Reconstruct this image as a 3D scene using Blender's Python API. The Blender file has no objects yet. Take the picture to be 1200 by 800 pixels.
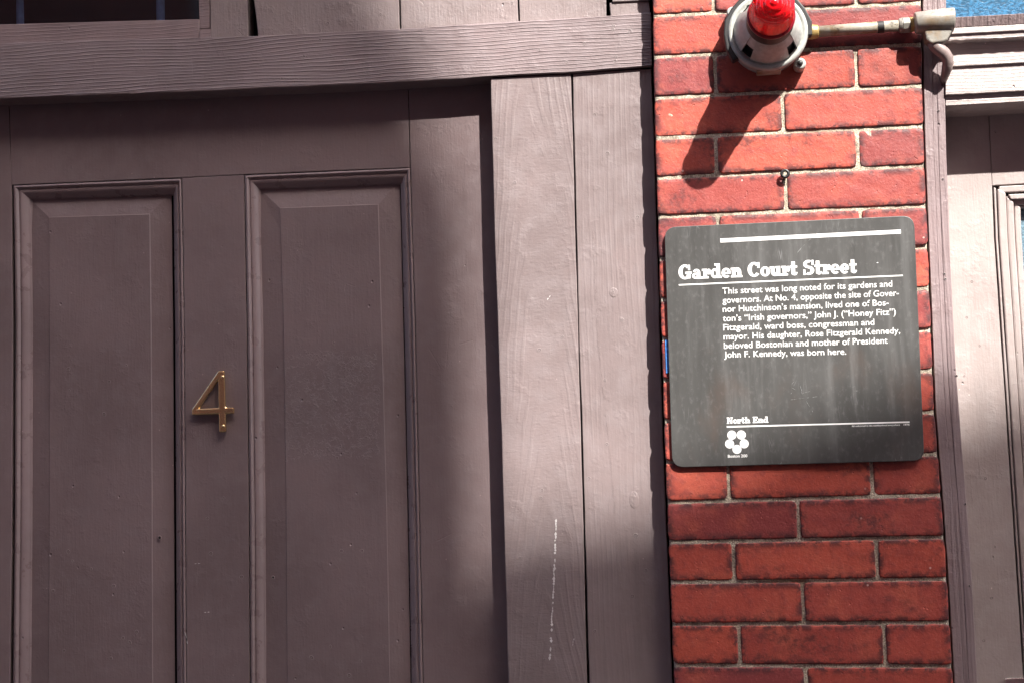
import bpy, bmesh, math, random
from mathutils import Vector, Matrix, noise
random.seed(7)
R = math.radians
S = bpy.context.scene
C = S.collection

# ------------------------------------------------------------------ camera
DIST, CAMZ = 2.35, 1.50
cam_d = bpy.data.cameras.new('camera'); cam = bpy.data.objects.new('camera', cam_d); C.objects.link(cam)
FPX = 1850.0                                     # focal length in pixels of the 1200 px wide frame
cam_d.sensor_width = 36; cam_d.lens = FPX / 1200 * 36; cam_d.clip_end = 500; cam_d.clip_start = .05
YAW, PITCH, ROLL = R(5.4), R(6.6), R(-1.9)
CR = Matrix.Rotation(YAW, 3, 'Z') @ Matrix.Rotation(R(90) + PITCH, 3, 'X') @ Matrix.Rotation(ROLL, 3, 'Z')
CP = Vector((0, -DIST, CAMZ))
cam.matrix_world = Matrix.Translation(CP) @ CR.to_4x4()
S.camera = cam

def P(px, py, Y=0.0):
    """where the view ray through a photo point meets the plane at depth Y (metres behind the brick face)"""
    d = CR @ Vector(((px - 600) / FPX, -(py - 400) / FPX, -1))
    t = (Y - CP.y) / d.y
    return CP + d * t

# ------------------------------------------------------------------ world, sun, exposure
SUN_TO = Vector((.66, -1.0, 1.2)).normalized()
w = bpy.data.worlds.new('World'); S.world = w; w.use_nodes = True
nt = w.node_tree; nt.nodes.clear()
sky = nt.nodes.new('ShaderNodeTexSky'); sky.sky_type = 'NISHITA'; sky.sun_disc = False
sky.sun_elevation = math.asin(SUN_TO.z); sky.sun_rotation = math.atan2(SUN_TO.x, SUN_TO.y)
sky.dust_density = 4.0; sky.ozone_density = .6; sky.air_density = .8
bg = nt.nodes.new('ShaderNodeBackground'); bg.inputs[1].default_value = .15
wo = nt.nodes.new('ShaderNodeOutputWorld')
nt.links.new(sky.outputs[0], bg.inputs[0]); nt.links.new(bg.outputs[0], wo.inputs[0])
sd = bpy.data.lights.new('sun', 'SUN'); sd.energy = 3.4; sd.angle = R(.53); sd.color = (1, .955, .89)
sun = bpy.data.objects.new('sun', sd); C.objects.link(sun)
sun.rotation_euler = SUN_TO.to_track_quat('Z', 'Y').to_euler(); sun.location = SUN_TO * 30
S.view_settings.view_transform = 'Standard'; S.view_settings.look = 'None'
S.view_settings.gamma = 1; S.view_settings.exposure = 1.86

# ------------------------------------------------------------------ node helpers
class N:
    def __init__(s, name):
        s.m = bpy.data.materials.new(name); s.m.use_nodes = True
        s.t = s.m.node_tree; s.t.nodes.clear()
        s.out = s.t.nodes.new('ShaderNodeOutputMaterial')
        s.b = s.t.nodes.new('ShaderNodeBsdfPrincipled')
        s.t.links.new(s.b.outputs[0], s.out.inputs[0])
        g = s.t.nodes.new('ShaderNodeNewGeometry'); s.pos = g.outputs['Position']; s.geo = g
    def put(s, sock, v):
        if v is None: return
        if isinstance(v, bpy.types.NodeSocket): s.t.links.new(v, sock)
        else:
            if isinstance(v, tuple) and len(v) == 3 and sock.type == 'RGBA': v = v + (1,)
            sock.default_value = v
    def set(s, **k):
        for a, v in k.items(): s.put(s.b.inputs[a.replace('_', ' ')], v)
    def math(s, op, a, b=None, c=None, clamp=False):
        n = s.t.nodes.new('ShaderNodeMath'); n.operation = op; n.use_clamp = clamp
        s.put(n.inputs[0], a); s.put(n.inputs[1], b); s.put(n.inputs[2], c); return n.outputs[0]
    def xyz(s, v=None):
        n = s.t.nodes.new('ShaderNodeSeparateXYZ'); s.put(n.inputs[0], v or s.pos); return n.outputs
    def comb(s, x, y, z):
        n = s.t.nodes.new('ShaderNodeCombineXYZ')
        for i, v in enumerate((x, y, z)): s.put(n.inputs[i], v)
        return n.outputs[0]
    def scale(s, v, sc, off=(0, 0, 0)):
        n = s.t.nodes.new('ShaderNodeMapping'); s.put(n.inputs[0], v)
        n.inputs['Scale'].default_value = sc; n.inputs['Location'].default_value = off; return n.outputs[0]
    def noise(s, scale=5, detail=4, rough=.55, vec=None, dist=0):
        n = s.t.nodes.new('ShaderNodeTexNoise'); s.put(n.inputs['Vector'], vec or s.pos)
        s.put(n.inputs['Scale'], scale); n.inputs['Detail'].default_value = detail
        n.inputs['Roughness'].default_value = rough; n.inputs['Distortion'].default_value = dist
        return n.outputs['Fac']
    def vor(s, scale, vec=None, feat='F1', rnd=1):
        n = s.t.nodes.new('ShaderNodeTexVoronoi'); n.feature = feat; s.put(n.inputs['Vector'], vec or s.pos)
        n.inputs['Scale'].default_value = scale; n.inputs['Randomness'].default_value = rnd; return n.outputs
    def ramp(s, f, a, b, lo=0.0, hi=1.0):
        n = s.t.nodes.new('ShaderNodeMapRange'); n.interpolation_type = 'SMOOTHSTEP'
        s.put(n.inputs[0], f)
        for i, v in zip((1, 2, 3, 4), (a, b, lo, hi)): n.inputs[i].default_value = v
        return n.outputs[0]
    def mix(s, f, a, b):
        n = s.t.nodes.new('ShaderNodeMix'); n.data_type = 'RGBA'
        s.put(n.inputs['Factor'], f); s.put(n.inputs[6], a); s.put(n.inputs[7], b); return n.outputs[2]
    def bump(s, h, dist=.001, st=1.0, nrm=None):
        n = s.t.nodes.new('ShaderNodeBump'); n.inputs['Distance'].default_value = dist
        n.inputs['Strength'].default_value = st; s.put(n.inputs['Height'], h)
        if nrm is not None: s.put(n.inputs['Normal'], nrm)
        return n.outputs[0]
    def rnd(s):
        return s.t.nodes.new('ShaderNodeObjectInfo').outputs['Random']
    def attr(s, name):
        n = s.t.nodes.new('ShaderNodeAttribute'); n.attribute_name = name; return n.outputs['Fac']

def shade(c, k): return tuple(x * k for x in c)

def paint(name, base, grain=None, gs=1.0, rough=.42, xc=0.0, tex=1.0, patch=None):
    """oil-painted old timber: grain telegraphing through, brush marks, dents, dust specks"""
    n = N(name)
    px, py, pz = n.xyz()
    mott = n.noise(4.5, 5, .6)
    mott2 = n.noise(38, 4, .6)
    col = n.mix(n.ramp(mott, .32, .7), shade(base, .86), shade(base, 1.12))
    col = n.mix(n.ramp(mott2, .4, .72, 0, .35), col, (base[0] * 1.15, base[1] * 1.22, base[2] * 1.25))
    # dust specks and small paint chips
    v = n.vor(62, vec=n.scale(n.pos, (1, 1, .75)), rnd=1)
    keep = n.ramp(n.math('FRACT', n.math('MULTIPLY', n.xyz(v['Color'])[0], 7.31)), .86, .88)
    spot = n.math('MULTIPLY', n.ramp(v['Distance'], .03, .075, 1, 0), keep)
    col = n.mix(n.math('MULTIPLY', spot, .5), col, shade(base, 2.6))
    # grime streaks running down
    st = n.noise(1, 5, .6, vec=n.scale(n.pos, (42, 42, 3.2)))
    col = n.mix(n.ramp(st, .55, .8, 0, .28), col, shade(base, .62))
    h = None
    if grain == 'h':
        a = n.noise(1, 3, .5, vec=n.scale(n.pos, (3.2, 3.2, 11)))
        b = n.noise(1, 3, .5, vec=n.scale(n.pos, (16, 16, 60), (3, 1, 0)))
        ph = n.math('ADD', n.math('MULTIPLY', pz, 1120), n.math('ADD', n.math('MULTIPLY', a, 27), n.math('MULTIPLY', b, 3.2)))
        w_ = n.math('SINE', ph)
        fine = n.noise(1, 3, .6, vec=n.scale(n.pos, (18, 18, 620)))
        h = n.math('ADD', n.math('MULTIPLY', n.ramp(w_, .35, 1.0), n.ramp(n.noise(1, 3, .5, vec=n.scale(n.pos, (7, 7, 60), (9, 0, 2))), .3, .62, .12, 1)), n.math('MULTIPLY', fine, .55))
    elif grain in ('v', 'cath'):
        if grain == 'cath':
            dx = n.math('SUBTRACT', px, xc)
            dx = n.math('ADD', dx, n.math('MULTIPLY', n.math('SUBTRACT', n.noise(1.3, 2, .5, vec=n.scale(n.pos, (1, 1, 2))), .5), .05))
            q = n.math('MULTIPLY', n.math('POWER', n.math('ABSOLUTE', dx), 1.6), 2600)
            nz = n.noise(1, 3, .55, vec=n.scale(n.pos, (30, 30, 5)))
            ph = n.math('ADD', n.math('ADD', q, n.math('MULTIPLY', pz, 75)), n.math('MULTIPLY', nz, 10))
        else:
            nz = n.noise(1, 3, .5, vec=n.scale(n.pos, (9, 9, 1.1)))
            ph = n.math('ADD', n.math('MULTIPLY', px, 700), n.math('MULTIPLY', nz, 46))
        w_ = n.math('SINE', ph)
        fine = n.noise(1, 3, .6, vec=n.scale(n.pos, (520, 520, 14)))
        h = n.math('ADD', n.math('MULTIPLY', n.ramp(w_, .1, .95), n.ramp(n.noise(1, 2, .5, vec=n.scale(n.pos, (22, 22, 4), (9, 0, 2))), .35, .62, .05, 1)), n.math('MULTIPLY', fine, .5))
    peel = n.noise(230, 3, .6)
    brush = n.noise(1, 3, .6, vec=n.scale(n.pos, (95, 95, 330) if grain == 'cath' else ((30, 30, 300) if grain == 'h' else (300, 300, 26))))
    base_h = n.math('ADD', n.math('MULTIPLY', peel, .5 * tex), n.math('MULTIPLY', brush, .55 * tex))
    lump = n.noise(26, 4, .62)
    base_h = n.math('ADD', base_h, n.math('MULTIPLY', n.ramp(lump, .52, .8), .9 * tex))
    if patch:
        wob = n.noise(30, 4, .6)
        zz = n.math('ADD', pz, n.math('MULTIPLY', n.math('SUBTRACT', wob, .5), .05)); xx = n.math('ADD', px, n.math('MULTIPLY', n.math('SUBTRACT', wob, .5), .03))
        mk = n.math('MULTIPLY', n.math('MULTIPLY', n.ramp(zz, patch[2], patch[2] + .006), n.ramp(zz, patch[3] - .02, patch[3], 1, 0)), n.math('MULTIPLY', n.ramp(xx, patch[0], patch[0] + .006), n.ramp(xx, patch[1] - .006, patch[1], 1, 0)))
        base_h = n.math('ADD', base_h, n.math('MULTIPLY', n.math('MULTIPLY', n.ramp(n.noise(150, 5, .75, dist=1.0), .48, .7), mk), .8))
    nb = n.bump(base_h, .0007)
    if h is not None: nb = n.bump(h, .0009 * gs, 1, nb)
    # dents
    dv = n.vor(38, vec=n.scale(n.pos, (1, 1, .8), (.31, .2, .1)))
    dk = n.ramp(n.math('FRACT', n.math('MULTIPLY', n.xyz(dv['Color'])[1], 5.7)), .70, .74)
    dent = n.math('MULTIPLY', n.ramp(dv['Distance'], .02, .085, 1, 0), dk)
    nb = n.bump(n.math('MULTIPLY', dent, -1), .0019, 1, nb)
    # thin scratches
    sn = n.vor(9, vec=n.scale(n.pos, (2.5, 2.5, 1.0), (.5, .2, .7)), feat='DISTANCE_TO_EDGE')
    sc = n.math('MULTIPLY', n.ramp(sn['Distance'], .002, .010, 1, 0), n.ramp(n.noise(11, 2), .66, .72))
    nb = n.bump(n.math('MULTIPLY', sc, -1), .00025, 1, nb)
    n.set(Base_Color=col, Normal=nb)
    n.put(n.b.inputs['Roughness'], n.ramp(mott2, .3, .7, rough - .05, rough + .1))
    n.b.inputs['Specular IOR Level'].default_value = .5
    return n.m

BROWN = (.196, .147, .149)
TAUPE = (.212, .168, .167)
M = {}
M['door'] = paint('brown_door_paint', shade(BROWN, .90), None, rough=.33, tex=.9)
_a, _b = P(330, 405, .08), P(448, 535, .08)
M['door_scraped'] = paint('brown_door_paint_over_scraped_patch', shade(BROWN, .90), None, rough=.40, tex=.9, patch=(_a.x, _b.x, _b.z, _a.z))
M['mould'] = paint('brown_moulding_paint', shade(BROWN, 1.08), None, rough=.30, tex=.45)
M['beam'] = paint('brown_beam_paint', (.210, .162, .165), 'h', 1.25, rough=.42)
M['board_cath'] = paint('brown_board_paint_arched_grain', TAUPE, 'cath', .3, rough=.40, xc=P(630, 300, .036).x, tex=1.0)
M['board_v'] = paint('brown_board_paint_upright_grain', TAUPE, 'v', .22, rough=.40, tex=1.0)
M['plank'] = paint('brown_plank_paint', (.235, .190, .188), None, rough=.40, tex=1.5)
M['sash'] = paint('brown_sash_paint', shade(BROWN, 1.15), 'h', .5, rough=.45)
M['jamb'] = paint('brown_jamb_paint', shade(BROWN, 1.2), 'v', .45, rough=.45, tex=1.6)
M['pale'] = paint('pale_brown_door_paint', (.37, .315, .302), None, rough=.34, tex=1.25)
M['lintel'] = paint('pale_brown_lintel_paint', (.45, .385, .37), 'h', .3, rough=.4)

def brick_mat():
    n = N('red_face_brick')
    r = n.rnd()
    big = n.noise(16, 5, .6)
    fine = n.noise(260, 4, .7)
    mid = n.noise(60, 4, .6)
    a = n.mix(r, (.46, .084, .052), (.38, .068, .048))
    hue = n.math('FRACT', n.math('MULTIPLY', r, 13.7))
    a = n.mix(n.ramp(hue, .4, .95, 0, .85), a, (.22, .043, .046))
    col = n.mix(n.ramp(big, .46, .7, 0, .7), a, (.50, .115, .068))
    col = n.mix(n.ramp(mid, .46, .7, 0, .6), col, (.25, .05, .047))
    col = n.mix(n.ramp(fine, .5, .75, 0, .35), col, (.50, .17, .12))
    # soot: patches and along the arrises
    e = n.attr('edge')
    sn = n.noise(55, 5, .7, vec=n.scale(n.pos, (1, 1, 1), (.4, 0, .9)))
    edge = n.math('MULTIPLY', n.ramp(e, .05, .9), n.ramp(sn, .42, .56))
    patch = n.math('MULTIPLY', n.ramp(n.noise(9, 5, .65, vec=n.scale(n.pos, (1, 1, 1.6), (2, 0, .3))), .50, .68), n.ramp(sn, .40, .6))
    soot = n.math('MAXIMUM', n.math('MULTIPLY', edge, .85), n.math('MULTIPLY', patch, .72))
    col = n.mix(n.math('MULTIPLY', n.attr('tint'), .8), col, (.17, .030, .034))
    col = n.mix(soot, col, (.050, .022, .026))
    # pale scuffs and salt
    v = n.vor(70)
    k = n.ramp(n.math('FRACT', n.math('MULTIPLY', n.xyz(v['Color'])[0], 7.3)), .95, .97)
    col = n.mix(n.math('MULTIPLY', n.math('MULTIPLY', n.ramp(v['Distance'], .06, .14, 1, 0), k), .8), col, (.62, .45, .40))
    h = n.math('ADD', n.math('MULTIPLY', fine, .5), n.math('MULTIPLY', mid, .8))
    pits = n.vor(170)
    h = n.math('ADD', h, n.math('MULTIPLY', n.ramp(pits['Distance'], .0, .25, -1, 0), n.ramp(n.noise(40), .55, .65)))
    n.set(Base_Color=col, Roughness=.5, Normal=n.bump(h, .0011))
    n.b.inputs['Specular IOR Level'].default_value = .4
    return n.m
M['brick'] = brick_mat()

def mortar_mat():
    n = N('sandy_lime_mortar')
    f = n.noise(420, 4, .7); g = n.noise(45, 5, .7); b = n.noise(9, 4)
    col = n.mix(n.ramp(f, .35, .68), (.30, .255, .19), (.76, .69, .55))
    col = n.mix(n.ramp(g, .46, .66, 0, .75), col, (.15, .115, .09))
    col = n.mix(n.ramp(b, .6, .75, 0, .5), col, (.30, .16, .07))
    n.set(Base_Color=col, Roughness=.9, Normal=n.bump(n.math('ADD', f, g), .0022))
    return n.m
M['mortar'] = mortar_mat()

def simple(name, col, rough=.5, metal=0.0, var=.2, nscale=60, bump=.0003, spec=.5):
    n = N(name)
    f = n.noise(nscale, 5, .62); g = n.noise(nscale / 6, 4, .6)
    c = n.mix(n.ramp(f, .3, .7), shade(col, 1 - var), shade(col, 1 + var))
    c = n.mix(n.ramp(g, .45, .75, 0, .5), c, shade(col, 1 - var))
    n.set(Base_Color=c, Metallic=metal, Normal=n.bump(f, bump))
    n.put(n.b.inputs['Roughness'], n.ramp(g, .3, .7, max(.03, rough - .08), min(1, rough + .1)))
    n.b.inputs['Specular IOR Level'].default_value = spec
    return n.m
M['dark'] = simple('black_gap', (.008, .007, .007), .9)
M['black'] = simple('black_iron', (.015, .015, .016), .4)
M['rubber'] = simple('black_rubber', (.012, .012, .013), .55)
M['brass'] = simple('polished_brass', (.97, .70, .36), .2, 1.0, .06, 40, .00005)
M['white'] = simple('white_screen_print', (.80, .80, .79), .55, 0, .05)
M['scratch'] = simple('bare_scratch', (.62, .60, .60), .7, 0, .15)
M['grey_scratch'] = simple('grey_scratch_metal', (.24, .24, .24), .5)
M['blue'] = simple('blue_sticker_print', (.05, .22, .62), .5, 0, .4, 200)
M['chrome'] = simple('worn_nickel', (.75, .73, .70), .2, 1.0)

def plaque_mat():
    n = N('dark_grey_enamel_plate')
    x, y, z = n.xyz()
    a = n.noise(3.8, 5, .6, vec=n.scale(n.pos, (1.6, 1, .8)))
    st = n.noise(1, 5, .65, vec=n.scale(n.pos, (60, 60, 5)))
    f = n.noise(170, 4, .7, vec=n.scale(n.pos, (1, 1, .6)))
    col = n.mix(n.ramp(a, .35, .68), (.050, .050, .048), (.070, .070, .068))
    col = n.mix(n.ramp(st, .5, .75, 0, .22), col, (.20, .20, .20))
    col = n.mix(n.ramp(f, .5, .8, 0, .3), col, (.20, .20, .20))
    rust = n.math('MULTIPLY', n.ramp(n.noise(7, 4, .6, vec=n.scale(n.pos, (1.5, 1, .7), (3, 0, 1.2))), .55, .75), .45)
    col = n.mix(rust, col, (.085, .055, .042))
    sc = n.vor(1, vec=n.scale(n.pos, (120, 1, 16)), feat='DISTANCE_TO_EDGE')
    scr = n.math('MULTIPLY', n.ramp(sc['Distance'], .004, .02, 1, 0), n.ramp(n.noise(22, 3), .58, .68))
    col = n.mix(n.math('MULTIPLY', scr, .35), col, (.30, .30, .31))
    n.set(Base_Color=col, Normal=n.bump(n.math('ADD', f, st), .00012))
    n.put(n.b.inputs['Roughness'], n.ramp(st, .3, .7, .33, .5))
    return n.m
M['plaque'] = plaque_mat()

def metal_paint(name, col, rust=.5, rough=.42):
    n = N(name)
    f = n.noise(90, 5, .7); g = n.noise(26, 5, .65)
    c = n.mix(n.ramp(f, .3, .75), shade(col, .8), shade(col, 1.1))
    c = n.mix(n.math('MULTIPLY', n.ramp(g, .5, .68), rust), c, (.20, .12, .045))
    c = n.mix(n.math('MULTIPLY', n.ramp(n.noise(60, 5, .7, vec=n.scale(n.pos, (1, 1, 1), (1, 2, 3))), .58, .7), rust), c, (.045, .035, .03))
    n.set(Base_Color=c, Roughness=rough, Normal=n.bump(f, .0005))
    return n.m
M['grey_metal'] = metal_paint('weathered_grey_enamel', (.40, .41, .385), .28)
M['pipe'] = metal_paint('rusty_galvanised_pipe', (.36, .33, .27), .95)
M['cast'] = metal_paint('cast_conduit_body', (.27, .255, .225), .6, .35)
M['brass_old'] = metal_paint('tarnished_brass_fitting', (.40, .28, .10), .4, .4)
M['brown_pipe'] = metal_paint('brown_painted_cable', (.26, .20, .19), .12, .4)

def red_lens():
    n = N('ribbed_red_lens')
    n.set(Base_Color=(.95, .008, .015), Roughness=.10, IOR=1.45)
    n.b.inputs['Transmission Weight'].default_value = .4
    n.b.inputs['Coat Weight'].default_value = .6
    n.b.inputs['Coat Roughness'].default_value = .05
    return n.m
M['lens'] = red_lens()
M['lens_dark'] = simple('dark_red_plastic_rim', (.22, .006, .016), .25, 0, .1)
M['reflector'] = simple('silvered_reflector', (.9, .55, .5), .25, .6, .1)

def glass(name, tint, ripple=0.0, rough=.05):
    n = N(name)
    n.set(Base_Color=tint, Roughness=rough)
    n.b.inputs['Transmission Weight'].default_value = 1 if not ripple else .15
    n.b.inputs['IOR'].default_value = 1.5
    if ripple:
        a = n.noise(1, 3, .6, vec=n.scale(n.pos, (190, 190, 330)), dist=.4)
        col = n.mix(n.ramp(a, .38, .66), shade(tint, .6), shade(tint, 1.4))
        n.set(Base_Color=col, Normal=n.bump(a, .0005), Roughness=.32)
    return n.m
M['pane_dark'] = glass('dark_window_glass', (.55, .62, .7))
M['pane_blue'] = glass('rippled_sky_reflection_glass', (.03, .14, .27), 1, .12)  # blue base colour stands in for the sky reflected in the ripples
M['pane_pale'] = glass('pale_blue_glass', (.16, .26, .33), 1, .1)
M['room'] = simple('dark_room', (.006, .008, .014), .9)
M['reflected_streak'] = simple('blue_reflected_streak', (.22, .30, .50), .9)  # colour of the blue streaks reflected in the left transom pane

# ------------------------------------------------------------------ object helpers
def thing(name, label, cat, loc, group=None):
    o = bpy.data.objects.new(name, None); C.objects.link(o); o.location = loc; o.empty_display_size = .05
    o['label'] = label; o['category'] = cat
    if group: o['group'] = group
    return o
WLOC = {}
def wloc(o):
    v = Vector((0, 0, 0))
    while o is not None: v += Vector(o.location); o = o.parent
    return v
def link(name, bm, mat, parent=None, smooth=False, bevel=0, label=None, kind=None):
    """bm is in world coordinates; the object gets its own centre as origin"""
    me = bpy.data.meshes.new(name)
    bmesh.ops.recalc_face_normals(bm, faces=bm.faces)
    bb = [v.co for v in bm.verts]
    c = Vector([(min(v[i] for v in bb) + max(v[i] for v in bb)) / 2 for i in range(3)])
    bmesh.ops.translate(bm, verts=bm.verts, vec=-c)
    bm.to_mesh(me); bm.free()
    me.materials.append(M[mat] if isinstance(mat, str) else mat)
    if smooth:
        me.polygons.foreach_set('use_smooth', [True] * len(me.polygons))
    o = bpy.data.objects.new(name, me); C.objects.link(o)
    if parent is not None: o.parent = parent; o.location = c - wloc(parent)
    else: o.location = c
    if bevel:
        m = o.modifiers.new('bevel', 'BEVEL'); m.width = bevel; m.segments = 2; m.limit_method = 'ANGLE'; m.angle_limit = R(40)
    if label: o['label'] = label
    if kind: o['kind'] = kind
    return o

def lerp(a, b, t): return a + (b - a) * t
def interp(tab, v):
    """tab = [(key, value)...]; linear, extrapolating at both ends"""
    for i in range(len(tab) - 1):
        if v <= tab[i + 1][0] or i == len(tab) - 2:
            a, b = tab[i], tab[i + 1]
            return a[1] + (b[1] - a[1]) * (v - a[0]) / (b[0] - a[0])

def ladder(pairs, Y, depth, step=.03, jit=.0, bm=None, seed=0):
    """a solid board whose front is a ladder of photo-point pairs; sides run back by depth"""
    bm = bm or bmesh.new()
    A = [P(*p[0], Y) for p in pairs]; B = [P(*p[1], Y) for p in pairs]
    a2, b2 = [], []
    for i in range(len(A) - 1):
        k = max(1, int((A[i + 1] - A[i]).length / step))
        for j in range(k + (1 if i == len(A) - 2 else 0)):
            a2.append(A[i].lerp(A[i + 1], j / k)); b2.append(B[i].lerp(B[i + 1], j / k))
    along = (A[-1] - A[0]).normalized()
    side = Vector((along.z, 0, -along.x))
    rows = []
    for i, (a, b) in enumerate(zip(a2, b2)):
        ja = noise.noise(Vector((a.x * 40 + seed, a.z * 40, 3.1))) * jit + noise.noise(Vector((a.x * 9 + seed, a.z * 9, 1))) * jit
        jb = noise.noise(Vector((b.x * 40 + seed, b.z * 40, 7.1))) * jit + noise.noise(Vector((b.x * 9 + seed, b.z * 9, 5))) * jit
        a = a + side * ja; b = b + side * jb
        rows.append([bm.verts.new(a), bm.verts.new(b), bm.verts.new(b + Vector((0, depth, 0))), bm.verts.new(a + Vector((0, depth, 0)))])
    for r, s in zip(rows, rows[1:]):
        for k in range(4):
            bm.faces.new((r[k], r[(k + 1) % 4], s[(k + 1) % 4], s[k]))
    bm.faces.new(rows[0]); bm.faces.new(rows[-1])
    return bm

def box(x0, x1, y0, y1, z0, z1, bm=None):
    bm = bm or bmesh.new()
    v = [bm.verts.new((x, y, z)) for x in (x0, x1) for y in (y0, y1) for z in (z0, z1)]
    for f in ((0, 1, 3, 2), (4, 6, 7, 5), (0, 4, 5, 1), (2, 3, 7, 6), (0, 2, 6, 4), (1, 5, 7, 3)):
        bm.faces.new([v[i] for i in f])
    return bm

def prism(pts, Y, depth, bm=None):
    bm = bm or bmesh.new()
    a = [bm.verts.new((p.x, Y, p.z)) for p in pts]; b = [bm.verts.new((p.x, Y + depth, p.z)) for p in pts]
    bm.faces.new(a); bm.faces.new(b)
    for i in range(len(a)):
        j = (i + 1) % len(a); bm.faces.new((a[i], a[j], b[j], b[i]))
    return bm

def lathe(c, prof, seg=48, bm=None, a0=0, a1=360, wall=None):
    """profile of (radius, Y) turned about the axis through c that points out of the wall"""
    bm = bm or bmesh.new()
    full = abs(a1 - a0) >= 360
    n = seg if full else seg + 1
    rings = []
    for r, y in prof:
        if r < 1e-6: rings.append([bm.verts.new((c.x, y, c.z))])
        else: rings.append([bm.verts.new((c.x + r * math.cos(R(a0 + (a1 - a0) * i / seg)), y, c.z + r * math.sin(R(a0 + (a1 - a0) * i / seg)))) for i in range(n)])
    for u, v in zip(rings, rings[1:]):
        m = n if full else n - 1
        for i in range(m):
            j = (i + 1) % n
            if len(u) == 1 and len(v) == 1: continue
            if len(u) == 1: bm.faces.new((u[0], v[i], v[j]))
            elif len(v) == 1: bm.faces.new((u[i], u[j], v[0]))
            else: bm.faces.new((u[i], u[j], v[j], v[i]))
    return bm

def tube(pts, rad, seg=16, bm=None, cap=True):
    bm = bm or bmesh.new()
    pts = [Vector(p) for p in pts]
    rings = []
    up = Vector((0, 1, 0.01)).normalized()
    for i, p in enumerate(pts):
        t = (pts[min(i + 1, len(pts) - 1)] - pts[max(i - 1, 0)]).normalized()
        n = t.cross(up).normalized(); b = t.cross(n)
        r = rad[i] if isinstance(rad, (list, tuple)) else rad
        rings.append([bm.verts.new(p + (n * math.cos(2 * math.pi * k / seg) + b * math.sin(2 * math.pi * k / seg)) * r) for k in range(seg)])
    for u, v in zip(rings, rings[1:]):
        for k in range(seg): bm.faces.new((u[k], u[(k + 1) % seg], v[(k + 1) % seg], v[k]))
    if cap: bm.faces.new(rings[0]); bm.faces.new(rings[-1])
    return bm

# depths (metres behind the brick face)
Y_BOARD, Y_BEAM, Y_PLANK, Y_DOOR = .036, .031, .050, .074
TOPPX, BOTPX = -170, 1560

# ------------------------------------------------------------------ the setting
GZ = -.0
def struct(name, bm, mat, **k):
    o = link(name, bm, mat, **k); o['kind'] = 'structure'; return o
M['paving'] = simple('concrete_paving', (.13, .105, .09), .85, 0, .15, 30, .001)
M['asphalt'] = simple('asphalt', (.055, .055, .057), .9, 0, .25, 120, .002)
bm = bmesh.new(); v = [bm.verts.new(p) for p in ((-80, -80, -.15), (80, -80, -.15), (80, 60, -.15), (-80, 60, -.15))]; bm.faces.new(v)
struct('ground', bm, 'asphalt')
struct('pavement', box(-30, 30, -1.9, .6, -.3, -.0), 'paving')
struct('far_pavement', box(-30, 30, -14, -4.9, -.3, -.0), 'paving')

# ------------------------------------------------------------------ brick pier
EL = [(-200, 760), (0, 765), (80, 766), (200, 769), (300, 772.3), (500, 778.5), (800, 790), (1560, 822)]      # left edge x by y
ER = [(-200, 1079), (0, 1081), (100, 1082), (180, 1084), (480, 1096), (580, 1104), (680, 1111), (800, 1118), (1560, 1166)]
LY = [(-1, -29), (0, 18), (1, 66), (2, 114), (3, 161.5), (4, 208.5), (5, 253.5), (6, 303), (7, 351), (8, 397), (9, 445), (10, 493), (11, 541), (12, 588), (13, 635), (14, 682), (15, 731), (16, 779), (17, 828), (18, 877)]
RY = [(-1, -46), (0, 2.5), (1, 51.5), (2, 100), (3, 147), (4, 193.5), (5, 241), (6, 289), (7, 337.5), (8, 386), (9, 434), (10, 482.5), (11, 532), (12, 580), (13, 629), (14, 678), (15, 729), (16, 780), (17, 831), (18, 882)]
# vertical joints by row index (row i lies above bed joint i)
VJ = {0: (836, 1003), 1: (918,), 2: (838.5, 1004), 3: (918,), 4: (839.5, 1005.5), 5: (921,), 6: (842, 1010), 7: (925,), 8: (845, 1013), 9: (929,), 10: (849, 1016), 11: (932,), 12: (854, 1022), 13: (936,), 14: (860, 1028), 15: (941.5,), 16: (866.5, 1037), 17: (945,), 18: (870, 1042)}
def bedline(i, x):
    yl, yr = interp(LY, i), interp(RY, i)
    return yl + (yr - yl) * (x - 780) / 315
pier = thing('brick_pier', 'red brick pier with sandy joints between the brown boards and the pale door', 'brick pier', P(935, 1560, .05))

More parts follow.
